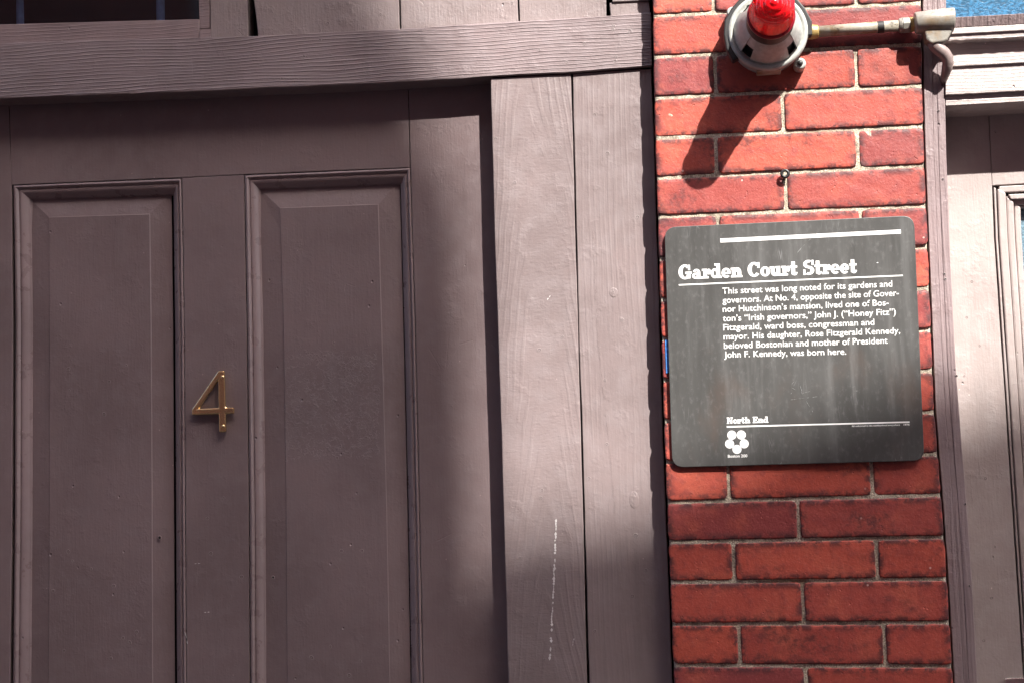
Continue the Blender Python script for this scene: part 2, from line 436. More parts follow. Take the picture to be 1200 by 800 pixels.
def make_brick(tl, tr, br, bl, seed, tint=0):
    bm = bmesh.new()
    lay = bm.verts.layers.float.new('edge'); tl_ = bm.verts.layers.float.new('tint')
    W = (tr - tl).length; H = (tl - bl).length
    nx, nz = max(6, int(W / .0065)), 9
    rnd = random.Random(seed)
    dy = rnd.uniform(-.0010, .0010); tilt = rnd.uniform(-.0007, .0007); tz = rnd.uniform(-.0006, .0006)
    g = {}
    def fr(k, n):                      # denser near both edges
        t = k / n
        return .5 - .5 * math.cos(math.pi * t) * (1 - .35 * (1 - abs(2 * t - 1)))if 0 else t
    us = [0, .0008 / W, .0022 / W] + [i / nx for i in range(1, nx)] + [1 - .0022 / W, 1 - .0008 / W, 1]
    vs = [0, .0008 / H, .0020 / H] + [i / nz for i in range(1, nz)] + [1 - .0020 / H, 1 - .0008 / H, 1]
    for i, u in enumerate(us):
        for j, v in enumerate(vs):
            p = tl.lerp(tr, u).lerp(bl.lerp(br, u), v)
            e = min(u * W, (1 - u) * W, v * H, (1 - v) * H)
            q = Vector((p.x * 1, seed * 3.7, p.z * 1))
            rag = noise.noise(q * 130) * .0006 + noise.noise(q * 420) * .0009 + noise.noise(q * 30) * .0009
            if i in (0, len(us) - 1): p.x += (rag + abs(rag) * .2) * (1 if i == 0 else -1) 
            if j in (0, len(vs) - 1): p.z += -(rag + abs(rag) * .3) * (1 if j == 0 else -1)
            # rounded corners
            cu, cv = min(u * W, (1 - u) * W), min(v * H, (1 - v) * H)
            if cu < .004 and cv < .004:
                p.x += (.0011 if u < .5 else -.0011); p.z += (-.0011 if v < .5 else .0011)
            y = dy + tilt * (u - .5) * 2 + tz * (v - .5) * 2 + noise.noise(q * 45) * .0005
            if e < .0004: y += .0022
            elif e < .0012: y += .0002 + abs(noise.noise(q * 220)) * .0012
            elif e < .003: y += max(0, noise.noise(q * 160) - .2) * .0014
            vt = bm.verts.new((p.x, y, p.z)); vt[lay] = max(0, 1 - e / .015); vt[tl_] = tint
            g[i, j] = vt
    for i in range(len(us) - 1):
        for j in range(len(vs) - 1):
            bm.faces.new((g[i, j], g[i + 1, j], g[i + 1, j + 1], g[i, j + 1]))
    ring = [g[i, 0] for i in range(len(us))] + [g[len(us) - 1, j] for j in range(1, len(vs))] + [g[i, len(vs) - 1] for i in range(len(us) - 2, -1, -1)] + [g[0, j] for j in range(len(vs) - 2, 0, -1)]
    back = []
    for r_ in ring:
        b = bm.verts.new((r_.co.x, .095, r_.co.z)); b[lay] = 1; back.append(b)
    for k in range(len(ring)):
        l = (k + 1) % len(ring); bm.faces.new((ring[k], ring[l], back[l], back[k]))
    bm.faces.new(back)
    for f in bm.faces: f.smooth = True
    return bm
G2 = 1.9           # half joint, px
for row in range(-3, 31):
    yt = lambda x: bedline(row - 1, x) + G2
    yb = lambda x: bedline(row, x) - G2
    ym = bedline(row, 780) - 24
    js = VJ.get(row)
    if js is None:
        base = (836, 1003) if row % 2 == 0 else (918,)
        js = tuple(x + max(0, ym) * .046 for x in base)
    xl, xr = interp(EL, ym), interp(ER, ym)
    xs = [xl] + list(js) + [xr]
    for k in range(len(xs) - 1):
        # slight lean of vertical joints follows the pier
        lean = lambda x: .028 + (x - 770) / 330 * .03
        def X(x, y, edge, s):
            if edge == 'L': return interp(EL, y)
            if edge == 'R': return interp(ER, y) - 1.0
            return x + (y - ym) * lean(x) + s * G2
        a, b = xs[k], xs[k + 1]
        ea = 'L' if k == 0 else 'M'; eb = 'R' if k == len(xs) - 2 else 'M'
        tl = P(X(a, yt(a), ea, 1), yt(a)); tr = P(X(b, yt(b), eb, -1), yt(b))
        bl = P(X(a, yb(a), ea, 1), yb(a)); br = P(X(b, yb(b), eb, -1), yb(b))
        link('brick', make_brick(tl, tr, br, bl, row * 5 + k, {(1, 1): 1, (2, 2): .5, (4, 2): .6, (0, 2): .7, (5, 1): .35, (2, 1): .35, (13, 1): .3}.get((row, k), 0)), 'brick', pier)
bm = bmesh.new()
ys = list(range(-190, 1680, 5)); g = []
for y in ys:
    l, r = interp(EL, y) + .8, interp(ER, y) - 1.8
    rowv = []
    for i in range(73):
        p = P(lerp(l, r, i / 72), y, 0)
        p.y = .0024 + noise.noise(Vector((p.x * 60, 0, p.z * 60))) * .0009 + noise.noise(Vector((p.x * 210, 0, p.z * 210))) * .0007 + (.001 if i in (0, 72) else 0)
        rowv.append(bm.verts.new(p))
    g.append(rowv)
for a, b in zip(g, g[1:]):
    for i in range(72): bm.faces.new((a[i], a[i + 1], b[i + 1], b[i]))
# sides of the mortar core
for col in (0, 72):
    bk = [bm.verts.new((r_[col].co.x, .094, r_[col].co.z)) for r_ in g]
    for i in range(len(g) - 1): bm.faces.new((g[i][col], g[i + 1][col], bk[i + 1], bk[i]))
link('mortar', bm, 'mortar', pier, smooth=True)

# ------------------------------------------------------------------ nail holes: dished cups with a raised lip
nail_me = None
def nail_hole(parent, px, py, Y, r=.0022):
    global nail_me
    if nail_me is None:
        bm = bmesh.new(); z = Vector((0, 0, 0))
        lathe(z, [(1.55, 0.25), (1.15, -.22), (.85, -.12), (.55, .15), (0, .22)], 14, bm)
        bmesh.ops.recalc_face_normals(bm, faces=bm.faces)
        # normals should face -Y
        if sum(f.normal.y for f in bm.faces) > 0: bmesh.ops.reverse_faces(bm, faces=bm.faces)
        for i, f in enumerate(bm.faces): f.smooth = True; f.material_index = 1 if f.calc_center_median().to_2d().length >= 0 and max(math.hypot(v.co.x, v.co.z) for v in f.verts) < .86 else 0
        nail_me = bpy.data.meshes.new('nail_hole'); bm.to_mesh(nail_me); bm.free()
        nail_me.materials.append(M['plank']); nail_me.materials.append(M['dark'])
    o = bpy.data.objects.new('nail_hole', nail_me); C.objects.link(o)
    o.parent = parent; p = P(px, py, Y); o.location = p - wloc(parent)
    k = r * random.uniform(.7, 1.1); o.scale = (k, .0016, k * random.uniform(.8, 1.3)); o.rotation_euler = (0, random.uniform(0, 3), 0)
    return o
def flake(parent, pts, Y, mat='scratch', w=1.0, name='paint_chip', label=None, seed=1):
    """thin ragged streak of bare or splashed paint following photo points"""
    rr = random.Random(seed); bm = bmesh.new()
    for a, b in zip(pts, pts[1:]):
        n = max(1, int(math.hypot(b[0] - a[0], b[1] - a[1]) / 3))
        for i in range(n):
            if rr.random() < .3 and len(pts) > 2: continue
            x, y = lerp(a[0], b[0], (i + .5) / n) + rr.uniform(-.5, .5), lerp(a[1], b[1], (i + .5) / n)
            hw = w * rr.uniform(.25, 1); hh = rr.uniform(1.2, 3.2) if len(pts) > 2 else 1.6
            dx, dy = (b[0] - a[0]), (b[1] - a[1]); L = math.hypot(dx, dy); dx, dy = dx / L * hh, dy / L * hh
            nx, ny = -dy / hh * hw, dx / hh * hw
            q = [P(x - dx, y - dy, Y), P(x + nx, y + ny, Y), P(x + dx * rr.uniform(.7, 1.1), y + dy, Y), P(x - nx * .8, y - ny * .8, Y)]
            yo = -.0004 - rr.random() * .0002
            prism(q, Y + yo, .0008, bm)
    o = link(name, bm, mat, parent)
    if label: o['label'] = label
    return o

# ------------------------------------------------------------------ brown timber surround
sur = thing('timber_surround', 'brown painted timber surround of boards and a grained beam around the panelled door', 'door surround', P(670, 1560, .05))
BEAM_T = [(-200, 56), (0, 51), (162, 46), (300, 42.5), (500, 32.5), (575, 27), (710, 19), (745, 15.5), (764, 14)]
BEAM_B = [(-200, 121), (0, 115.5), (200, 108.5), (300, 104), (480, 96), (575, 89.5), (670, 85), (764, 77.5)]
bx = [-200, -100, 0, 80, 160, 240, 300, 360, 430, 500, 575, 620, 670, 710, 745, 763]
beam = link('header_beam', ladder([((x, interp(BEAM_T, x)), (x + 1.2, interp(BEAM_B, x))) for x in bx], Y_BEAM, .055, .015, .0007, seed=2), 'beam', sur, bevel=.0016)
def edges(tab_l, tab_r, ys): return [((interp(tab_l, y), y), (interp(tab_r, y), y)) for y in ys]
BA_L = [(90, 574.8), (280, 580), (500, 587.5), (800, 596), (1560, 616)]
BA_R = [(86, 669), (280, 674.3), (500, 680.5), (800, 688), (1560, 708)]
BB_L = [(86, 670.8), (280, 676.3), (400, 678.6), (500, 682.6), (800, 690.6), (1560, 711)]
BB_R = [(80, 763.5), (300, 770.5), (500, 776.5), (800, 788), (1560, 820)]
boardA = link('board', ladder([((575, 92.2), (668.8, 87))] + edges(BA_L, BA_R, [120, 200, 280, 400, 500, 650, 800, 1100, 1560]), Y_BOARD, .05, .02, .0005, seed=4), 'board_cath', sur, bevel=.0012)
boardB = link('board', ladder([((671, 86.6), (763.6, 80.8))] + edges(BB_L, BB_R, [120, 200, 300, 400, 500, 650, 800, 1100, 1560]), Y_BOARD + .001, .05, .02, .0006, seed=9), 'board_v', sur, bevel=.0012)
link('backing', ladder([((600, 60), (775, 60)), ((640, 1560), (820, 1560))], .088, .03, .5), 'dark', sur)
# planks above the beam
def plank(pl, pr, ytop, label=None, Y=Y_PLANK, mat='plank', seed=1):
    return link('plank', ladder([((pl[0], ytop), (pr[0], ytop)), ((pl[1], interp(BEAM_T, pl[1]) + 9), (pr[1], interp(BEAM_T, pr[1]) + 9))], Y, .04, .02, .0004, seed=seed), mat, sur, bevel=.001)
pk1 = plank((279, 303.5), (463, 468.6), -170, seed=3)
pk2 = plank((465, 470.4), (600, 607.8), -170, seed=5, Y=Y_PLANK + .001)
pk3 = plank((602, 609.6), (705, 711.2), -170, seed=6)
link('trim_block', ladder([((714, 3.5), (760, 1.5)), ((716, 24), (763, 22))], Y_PLANK - .010, .05, .02, .0010, seed=7), 'plank', sur, bevel=.0015)
link('post', ladder([((712, -170), (757, -170)), ((717.5, 2.6), (762, .4))], Y_PLANK - .013, .05, .02, .0006, seed=8), 'plank', sur, bevel=.0012)
link('backing', ladder([((-230, -190), (775, -190)), ((-230, 75), (775, 45))], .092 + .05, .03, .5), 'dark', sur)
for x, y in ((70, 59), (51, 82), (30, 103.5), (165, 59.5), (356, 67), (375, 47.5), (403, 82), (330, 93), (632, 59), (685, 51.5), (664, 73.5), (708, 26), (719, 31), (718.5, 35), (738, 37), (722, 67), (721, 72)):
    nail_hole(beam, x, y, Y_BEAM)
for x, y in ((591, 145), (657, 173), (581, 163), (635, 574), (603, 214), (632, 410), (659, 395), (634, 583), (609, 653), (632, 695), (621, 747), (638, 772)):
    nail_hole(boardA, x, y, Y_BOARD)
for x, y in ((697, 135), (712, 180), (747, 255), (718, 343), (709, 445), (729, 375), (744, 579), (757, 668), (741, 698), (697, 739), (745, 627), (711, 520), (690, 560)):
    nail_hole(boardB, x, y, Y_BOARD + .001, .0026)
for x, y in ((446, 17), (426, 33), (375, 36), (384, 28)): nail_hole(pk1, x, y, Y_PLANK)
nail_hole(pk2, 600, 4, Y_PLANK + .001)
flake(boardA, [(652, 605), (651, 630), (650, 655), (649, 685), (647, 720), (645.5, 755), (644.5, 772)], Y_BOARD, w=2.0, name='paint_streak', label='thin broken white streak running down the board', seed=3)
flake(boardA, [(651, 628), (649.5, 660), (648.5, 700)], Y_BOARD - .0002, w=1.1, name='paint_streak', seed=8)
flake(boardA, [(672.5, 747), (671.5, 756)], Y_BOARD, w=.6, seed=5)
flake(boardA, [(645, 346), (641, 352)], Y_BOARD, w=.8, seed=6)
flake(boardB, [(695, 270), (697, 320), (701, 400), (706, 450), (714, 520), (721, 600), (727, 690), (730, 760)], Y_BOARD + .001, 'board_cath', w=1.1, name='paint_run', seed=12)
# knots
def knot(parent, px, py, Y, rx, ry):
    bm = bmesh.new(); c = P(px, py, Y)
    lathe(c, [(1.0 * rx, Y + .0004), (.85 * rx, Y - .0007), (.62 * rx, Y + .0003), (.42 * rx, Y - .0006), (.22 * rx, Y + .0002), (0, Y - .0003)], 22, bm)
    for v in bm.verts: v.co.z = c.z + (v.co.z - c.z) * ry / rx; v.co.x += noise.noise(v.co * 300) * .0008; v.co.z += noise.noise(v.co * 200 + Vector((5, 0, 0))) * .001
    link('knot', bm, 'board_v', parent, smooth=True)
knot(boardB, 743, 585, Y_BOARD + .001, .008, .014); knot(boardB, 719, 343, Y_BOARD + .001, .007, .008)

# ------------------------------------------------------------------ left transom window
tw = thing('transom_window', 'dark transom window with brown sash above the beam at the upper left', 'window', P(60, 45, .06))
link('bottom_rail', ladder([((-200, 34), (-200, 62)), ((0, 28.7), (0, 57)), ((120, 25.5), (120, 53)), ((247, 34), (247, 49))][:3] + [((233.5, 22.6), (233.5, 49))], Y_PLANK + .004, .03, .02, .0004, seed=21), 'sash', tw, bevel=.0012)
link('rail_end', ladder([((233.8, 34.5), (233.8, 49)), ((247, 34), (247, 49))], Y_PLANK + .002, .03, .02, .0002, seed=22), 'sash', tw, bevel=.0008)
link('sash_stile', ladder([((228, -170), (241, -170)), ((233.8, 34), (246.6, 33.6))], Y_PLANK + .005, .03, .02, .0004, seed=23), 'sash', tw, bevel=.001)
link('casing', ladder([((241.5, -170), (287, -170)), ((247.4, 50), (290.5, 50))], Y_PLANK + .002, .04, .02, .0005, seed=24), 'plank', tw, bevel=.0012)
link('pane', ladder([((-200, -170), (236, -170)), ((-200, 45), (236, 35))], Y_PLANK + .022, .003, .5), 'pane_dark', tw)
link('dark_interior', ladder([((-230, -190), (300, -190)), ((-230, 75), (300, 60))], Y_PLANK + .075, .004, .5), 'room', tw)
for x0, x1, d in ((20, 29, .034), (184, 194, .038)):  # strips added behind the pane to stand in for its reflected blue streaks
    bm = bmesh.new(); pts = []
    for i in range(9):
        x = lerp(x0, x1, i / 8); a = P(x - 3, -170, Y_PLANK + d); b = P(x, 60, Y_PLANK + d)
        y = Y_PLANK + d - .006 * math.sin(math.pi * i / 8)
        pts.append((bm.verts.new((a.x, y, a.z)), bm.verts.new((b.x, y, b.z))))
    for a, b in zip(pts, pts[1:]): bm.faces.new((a[0], b[0], b[1], a[1]))
    link('reflection_strip', bm, 'reflected_streak', tw, smooth=True)

# ------------------------------------------------------------------ brown panelled door
door = thing('panelled_door', 'brown painted door with two tall raised panels in shade left of the boards', 'door', P(280, 1560, .08))
YD = Y_DOOR
SEAM = [(60, 9), (130, 10.5), (216, 14), (380, 16), (600, 15), (800, 12.6), (1560, 5)]
LP_OR = [(100, 211), (209, 212.8), (380, 215.8), (600, 217), (800, 218.5), (1560, 224)]
RP_OL = [(100, 284), (205, 286), (380, 289.3), (600, 292), (800, 293), (1560, 299)]
RP_OR = [(100, 478), (197, 480.8), (380, 486.6), (600, 491.6), (800, 496), (1560, 513)]
YS = [216, 300, 380, 500, 600, 800, 1100, 1560]
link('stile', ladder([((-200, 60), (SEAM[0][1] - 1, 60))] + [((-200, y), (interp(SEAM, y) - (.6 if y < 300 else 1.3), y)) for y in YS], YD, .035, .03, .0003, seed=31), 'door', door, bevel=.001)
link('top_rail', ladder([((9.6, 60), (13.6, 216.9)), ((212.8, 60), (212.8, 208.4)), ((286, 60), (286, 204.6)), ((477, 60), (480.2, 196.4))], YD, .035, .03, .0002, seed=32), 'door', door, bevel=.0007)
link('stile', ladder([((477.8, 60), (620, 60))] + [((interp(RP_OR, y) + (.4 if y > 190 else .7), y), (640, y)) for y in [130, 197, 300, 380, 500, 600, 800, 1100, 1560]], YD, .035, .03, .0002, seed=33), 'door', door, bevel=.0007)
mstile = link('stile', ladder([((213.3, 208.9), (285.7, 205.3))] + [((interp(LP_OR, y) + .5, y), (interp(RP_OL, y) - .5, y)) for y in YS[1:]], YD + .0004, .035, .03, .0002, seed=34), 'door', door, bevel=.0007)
def moulding(a0, a1, b0, b1, prof):
    """a0-a1 outer edge, b0-b1 inner edge (photo points); prof = (t across, depth behind the door face)"""
    bm = bmesh.new(); A0, A1, B0, B1 = (P(*p, YD) for p in (a0, a1, b0, b1)); n = 24
    rows = []
    for i in range(n + 1):
        s = i / n; r_ = []
        for t, d in prof:
            p = A0.lerp(A1, s).lerp(B0.lerp(B1, s), t)
            r_.append(bm.verts.new((p.x, YD + d + noise.noise(p * 60) * .0002, p.z)))
        rows.append(r_)
    for u, v in zip(rows, rows[1:]):
        for k in range(len(prof) - 1): bm.faces.new((u[k], u[k + 1], v[k + 1], v[k]))
    o = link('moulding', bm, 'mould', door)
    for f in o.data.polygons: f.use_smooth = True
    m = o.modifiers.new('es', 'EDGE_SPLIT'); m.split_angle = R(38)
    return o
PROF = [(0, .005), (.03, .005), (.035, .0014), (.09, .0004), (.17, .0), (.25, .0012), (.29, .0034), (.33, .0042), (.40, .0030), (.50, .0032), (.62, .0048), (.76, .0078), (.86, .0104), (.91, .0108), (.93, .0125), (1.0, .0152)]
def poly(tab, ys): return [(interp(tab, y), y) for y in ys]
def panel_set(oTL, oTR, iTL, iTR, fTL, fTR, OL, OR, IL, IR, FL, FR):
    moulding(oTL, oTR, iTL, iTR, PROF)
    ys = [270, 380, 600, 800, 1100, 1560]
    pa, pi = oTL, iTL
    for s in (0, 1):
        o0, i0, OT, IT = (oTL, iTL, OL, IL) if s == 0 else (oTR, iTR, OR, IR)
        bm = bmesh.new(); rows = []
        seq = [(o0, i0)] + [((interp(OT, y), y), (interp(IT, y), y)) for y in ys]
        W = []
        for (o_, i_) in seq: W.append((P(*o_, YD), P(*i_, YD)))
        fine = []
        for (a, b), (c, d) in zip(W, W[1:]):
            k = max(1, int((a - c).length / .03))
            for j in range(k): fine.append((a.lerp(c, j / k), b.lerp(d, j / k)))
        fine.append(W[-1])
        for a, b in fine:
            rows.append([bm.verts.new((a.lerp(b, t).x, YD + dd + noise.noise(a * 50) * .0002, a.lerp(b, t).z)) for t, dd in PROF])
        for u, v in zip(rows, rows[1:]):
            for k in range(len(PROF) - 1): bm.faces.new((u[k], u[k + 1], v[k + 1], v[k]))
        o = link('moulding', bm, 'mould', door)
        for f in o.data.polygons: f.use_smooth = True
        m = o.modifiers.new('es', 'EDGE_SPLIT'); m.split_angle = R(38)
    # raised panel
    bm = bmesh.new()
    rim_y, mid_y, top_y = YD + .0168, YD + .0088, YD + .0076
    srim = YD + .0138
    L = [P(*iTL, rim_y)] + [P(interp(IL, y) - 1, y, srim) for y in ys]
    Rr = [P(*iTR, rim_y)] + [P(interp(IR, y) + 1, y, srim) for y in ys]
    L[0].z += .003; Rr[0].z += .003; L[0].x -= .0015; Rr[0].x += .0015
    fl = [P(*fTL, mid_y)] + [P(interp(FL, y), y, mid_y) for y in ys]
    frr = [P(*fTR, mid_y)] + [P(interp(FR, y), y, mid_y) for y in ys]
    q = .0013
    gl = [Vector((p.x + q, top_y, p.z - (q if i == 0 else 0))) for i, p in enumerate(fl)]
    gr = [Vector((p.x - q, top_y, p.z - (q if i == 0 else 0))) for i, p in enumerate(frr)]
    V = lambda ps: [bm.verts.new(p) for p in ps]
    L, Rr, fl, frr, gl, gr = map(V, (L, Rr, fl, frr, gl, gr))
    bm.faces.new((L[0], Rr[0], frr[0], fl[0])); bm.faces.new((fl[0], frr[0], gr[0], gl[0]))
    for i in range(len(L) - 1):
        bm.faces.new((L[i], fl[i], fl[i + 1], L[i + 1])); bm.faces.new((frr[i], Rr[i], Rr[i + 1], frr[i + 1]))
        bm.faces.new((fl[i], gl[i], gl[i + 1], fl[i + 1])); bm.faces.new((gr[i], frr[i], frr[i + 1], gr[i + 1]))
        bm.faces.new((gl[i], gr[i], gr[i + 1], gl[i + 1]))
    return link('panel', bm, 'door', door)
pL = panel_set((14.6, 216.9), (212.4, 208.7), (34, 233), (200, 227.5), (57, 254.5), (176, 250.7),
          [(216, 15.4), (380, 17.4), (600, 16.6), (800, 14.4), (1560, 7)], LP_OR,
          [(216, 34), (380, 36), (600, 35.5), (800, 34), (1560, 28)], [(216, 200), (380, 201.8), (600, 203), (800, 204), (1560, 208)],
          [(254, 57), (380, 57.6), (600, 57.5), (800, 56.3), (1560, 52)], [(250, 176), (380, 177.8), (600, 179), (800, 179.5), (1560, 183)])
pR = panel_set((286.2, 205), (480.6, 196.3), (303, 221), (467.5, 214.5), (327.5, 243.7), (443.8, 239.2),
          RP_OL, RP_OR, [(221, 303), (380, 307), (600, 309.7), (800, 310.5), (1560, 316)], [(214, 467.5), (380, 471.8), (600, 476.8), (800, 480.3), (1560, 496)],
          [(243, 327.5), (380, 331.8), (600, 335), (800, 336.3), (1560, 343)], [(239, 443.8), (380, 447.8), (600, 453.8), (800, 457.5), (1560, 473)])
link('backing', ladder([((-230, 60), (660, 60)), ((-230, 1560), (680, 1560))], YD + .045, .03, .5), 'dark', door)
pR.data.materials[0] = M['door_scraped']
for x, y in ((391, 402), (395, 536), (422, 774), (424, 645), (409, 791), (387, 757), (365, 770), (320, 676), (400, 645)): nail_hole(pR, x, y, YD + .0076, .0024)
for x, y in ((148, 428), (122, 485), (80, 432), (128, 447), (81, 457), (62, 692), (80, 646), (85, 657), (107, 666), (133, 686), (144, 747), (152, 752), (130, 771), (75, 762), (187, 629.5), (160, 740)): nail_hole(pL, x, y, YD + .0076, .0022)
for x, y in ((286, 447), (243, 607), (283, 675.5), (262, 583), (247, 648)): nail_hole(mstile, x, y, YD + .0004, .0023)
for y, x0 in ((717, 242), (660, 230)):
    flake(mstile, [(x0 - 3, y), (x0 + 5, y - .6)], YD + .0004, w=.6, seed=y)
flake(mstile, [(217, 740), (219.5, 750), (220, 754)], YD + .0004, w=.8, seed=77)
flake(pR, [(437.5, 490), (438.5, 498)], YD + .0076, 'mould', w=.6, seed=70)

# ------------------------------------------------------------------ house number 4
num = thing('house_number', 'polished brass number 4 screwed to the middle stile of the brown door', 'house number', P(255, 508, YD))
def bar(pts, parent, y0, y1, mat='brass', name='bar', bev=.0016):
    return prism([P(x, y, YD) for x, y in pts], y0, y1 - y0)
outer = [(257.5, 434.6), (264.6, 434.2), (265.9, 477.4), (275.8, 477.0), (276, 484.4), (266.1, 484.8), (266.4, 506), (258.2, 506.4), (257.9, 485.2), (226.8, 486.4), (226.2, 480.4)]
hole = [(257.2, 446), (257.6, 477.7), (234.6, 478.6)]
bm = bmesh.new(); fr_e = []; rings_ = []
for loop in (outer, hole):
    f_ = [bm.verts.new((P(x, y, YD).x, YD - .0088, P(x, y, YD).z)) for x, y in loop]
    k_ = [bm.verts.new((v.co.x, YD - .0028, v.co.z)) for v in f_]
    for a in range(len(f_)):
        b = (a + 1) % len(f_); bm.faces.new((f_[a], f_[b], k_[b], k_[a]))
    rings_.append((f_, k_))
bm.edges.ensure_lookup_table()
for side_ in (0, 1):
    vs_ = set(v for rg in rings_ for v in rg[side_])
    bmesh.ops.triangle_fill(bm, edges=[e for e in bm.edges if e.verts[0] in vs_ and e.verts[1] in vs_], use_beauty=True)
bmesh.ops.dissolve_limit(bm, angle_limit=.01, verts=bm.verts, edges=bm.edges)
body = link('numeral', bm, 'brass', num, bevel=.0021); body.modifiers[0].use_clamp_overlap = False
for x, y in ((260.8, 441.5), (261.5, 499.2)):
    c = P(x, y, YD - .0085)
    s_ = link('screw', lathe(c, [(.0029, YD - .0088), (.0026, YD - .0096), (.0013, YD - .0101), (0, YD - .0102)], 16), 'brass', num, smooth=True)
for x, y in ((260.8, 441.5), (261.5, 499.2), (232, 482.5)):
    c = P(x, y, YD)
    link('standoff', lathe(c, [(.0022, YD - .004), (.0022, YD + .001)], 10), 'brass', num)

# ------------------------------------------------------------------ right-hand door frame and pale door
fr = thing('door_frame', 'pale brown frame with fluted jamb and stepped lintel right of the brick pier', 'door frame', P(1120, 1560, .05))
Y_J = .006
JL = [(a, b + .8) for a, b in ER]
JR = [(-200, 1108), (0, 1109), (100, 1107.2), (180, 1109), (300, 1113.5), (430, 1120), (480, 1124), (580, 1132), (680, 1139), (800, 1145.5), (1560, 1192)]
# jamb with shallow flutes: three strips at slightly different depths
ysj = [-170, 0, 60, 100, 180, 300, 430, 480, 580, 680, 800, 1100, 1560]
def sub(t0, t1, ys): return [((lerp(interp(JL, y), interp(JR, y), t0), y), (lerp(interp(JL, y), interp(JR, y), t1), y)) for y in ys]
jamb = link('jamb', ladder(sub(.0, .40, ysj), Y_J, .09, .02, .0001, seed=41), 'jamb', fr, bevel=.0007)
link('jamb_bead', ladder(sub(.401, .62, ysj), Y_J + .0012, .09, .02, .0001, seed=42), 'jamb', fr, bevel=.0007)
link('jamb_edge', ladder(sub(.621, 1, ysj), Y_J + .0005, .09, .02, .0001, seed=43), 'jamb', fr, bevel=.0014)
# stepped lintel, profile (photo y at x = 1152, depth)
def lint(name, y0, y1, Yt, Yb, x0=1108.2, depth=.11, seed=1, mat='lintel', jit=.0004):
    bm = bmesh.new(); sl = -.054; xs = [x0 + k * 4 for k in range(0, 66)]
    rows = []
    for x in xs:
        yy0, yy1 = y0 + (x - 1152) * sl, y1 + (x - 1152) * sl
        a, b = P(x, yy0, Yt), P(x, yy1, Yb)
        a.z += noise.noise(Vector((x * .11, seed, 0))) * jit; b.z += noise.noise(Vector((x * .13, seed, 5))) * jit
        a.y += noise.noise(Vector((x * .2, seed, 9))) * jit * .5
        rows.append([bm.verts.new(a), bm.verts.new(b), bm.verts.new((b.x, depth, b.z)), bm.verts.new((a.x, depth, a.z))])
    for r_, s in zip(rows, rows[1:]):
        for k in range(4): bm.faces.new((r_[k], r_[(k + 1) % 4], s[(k + 1) % 4], s[k]))
    bm.faces.new(rows[0]); bm.faces.new(rows[-1])
    return link(name, bm, mat, fr, bevel=.0008)
lint('sill_slope', 18.6, 31, -.025, -.0195, x0=1109.4, depth=.07, seed=2, mat='jamb')
lint('lintel_fillet', 31.2, 38.2, -.0195, -.0195, depth=.10, seed=3)
lint('lintel_drip', 38.2, 46, -.0165, -.0155, depth=.101, seed=4, jit=.0012)
lint('lintel_cove', 46, 66, .000, .000, depth=.102, seed=5)
lint('lintel_board', 65.5, 76.2, -.002, -.002, depth=.103, seed=6)
lint('lintel_board', 76.2, 109, .002, .002, depth=.104, seed=7, jit=.0008)
lint('lintel_fillet', 108, 121.6, .0085, .0085, depth=.105, seed=8)

pd = thing('pale_door', 'pale brown glazed door in sunshine at the right edge', 'door', P(1200, 1560, .08))
YP = .084
DS = [(60, 1100), (180, 1103), (480, 1115), (800, 1137), (1560, 1185)]
G1 = [(60, 1155), (218, 1162.5), (280, 1165), (480, 1178.5), (800, 1199.5), (1560, 1250)]
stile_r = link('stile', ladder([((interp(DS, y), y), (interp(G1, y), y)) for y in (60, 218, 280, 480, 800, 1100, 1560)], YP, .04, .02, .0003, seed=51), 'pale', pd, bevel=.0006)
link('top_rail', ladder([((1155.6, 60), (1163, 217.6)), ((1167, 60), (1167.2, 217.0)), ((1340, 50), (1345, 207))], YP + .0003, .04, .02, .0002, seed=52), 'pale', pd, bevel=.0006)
def off(t, d): return [(a, b + d) for a, b in t]
def vstrip(name, l, r_, y0, Y, yR=None, depth=.03, mat='pale', parent=pd, bev=.0006, seed=3):
    ys = [y for y in (280, 480, 800, 1100, 1560)]
    return link(name, ladder([((interp(l, y0), y0), (interp(r_, yR or y0), yR or y0))] + [((interp(l, y), y), (interp(r_, y), y)) for y in ys], Y, depth, .02, .0003, seed=seed), mat, parent, bevel=bev)
vstrip('bead', off(G1, 2.2), off(G1, 4.6), 219.5, YP - .001, yR=221, seed=54)
vstrip('bead_groove', off(G1, -.5), off(G1, 7), 222, YP + .012, mat='dark', bev=0, seed=55)
vstrip('moulding', off(G1, 6.4), off(G1, 16), 221, YP - .004, yR=226, seed=56, bev=.002)
vstrip('moulding', off(G1, 16.2), off(G1, 25), 229, YP - .001, yR=236, seed=57, bev=.003)
vstrip('moulding', off(G1, 25.2), off(G1, 32.5), 237, YP + .005, yR=243, seed=58, bev=.002)
def hstrip(name, xa, ya, yb, Y, mat='pale', bev=.001, seed=4, dx=0):
    sl = -.05
    return link(name, ladder([((xa, ya), (xa + dx, yb)), ((1340, ya + (1340 - xa) * sl), (1340, yb + (1340 - xa) * sl))], Y, .03, .02, .0002, seed=seed), mat, pd, bevel=bev)
hstrip('moulding', 1171, 218.5, 225.6, YP - .002, seed=61)
hstrip('bead_groove', 1178, 225, 228.5, YP + .012, 'dark', 0, seed=62)
hstrip('moulding', 1182, 228, 233.5, YP - .0035, seed=63, dx=3)
hstrip('moulding', 1186, 234.2, 240.6, YP + .004, seed=64, dx=4)
hstrip('moulding', 1192, 241.4, 243.6, YP + .008, seed=65, dx=2)
link('pane', ladder([((1188, 236), (1335, 228)), ((1250, 1560), (1400, 1560))], YP + .022, .004, .5), 'pane_pale', pd)
link('backing', ladder([((1085, 60), (1400, 40)), ((1150, 1560), (1450, 1560))], YP + .042, .02, .5), 'dark', pd)
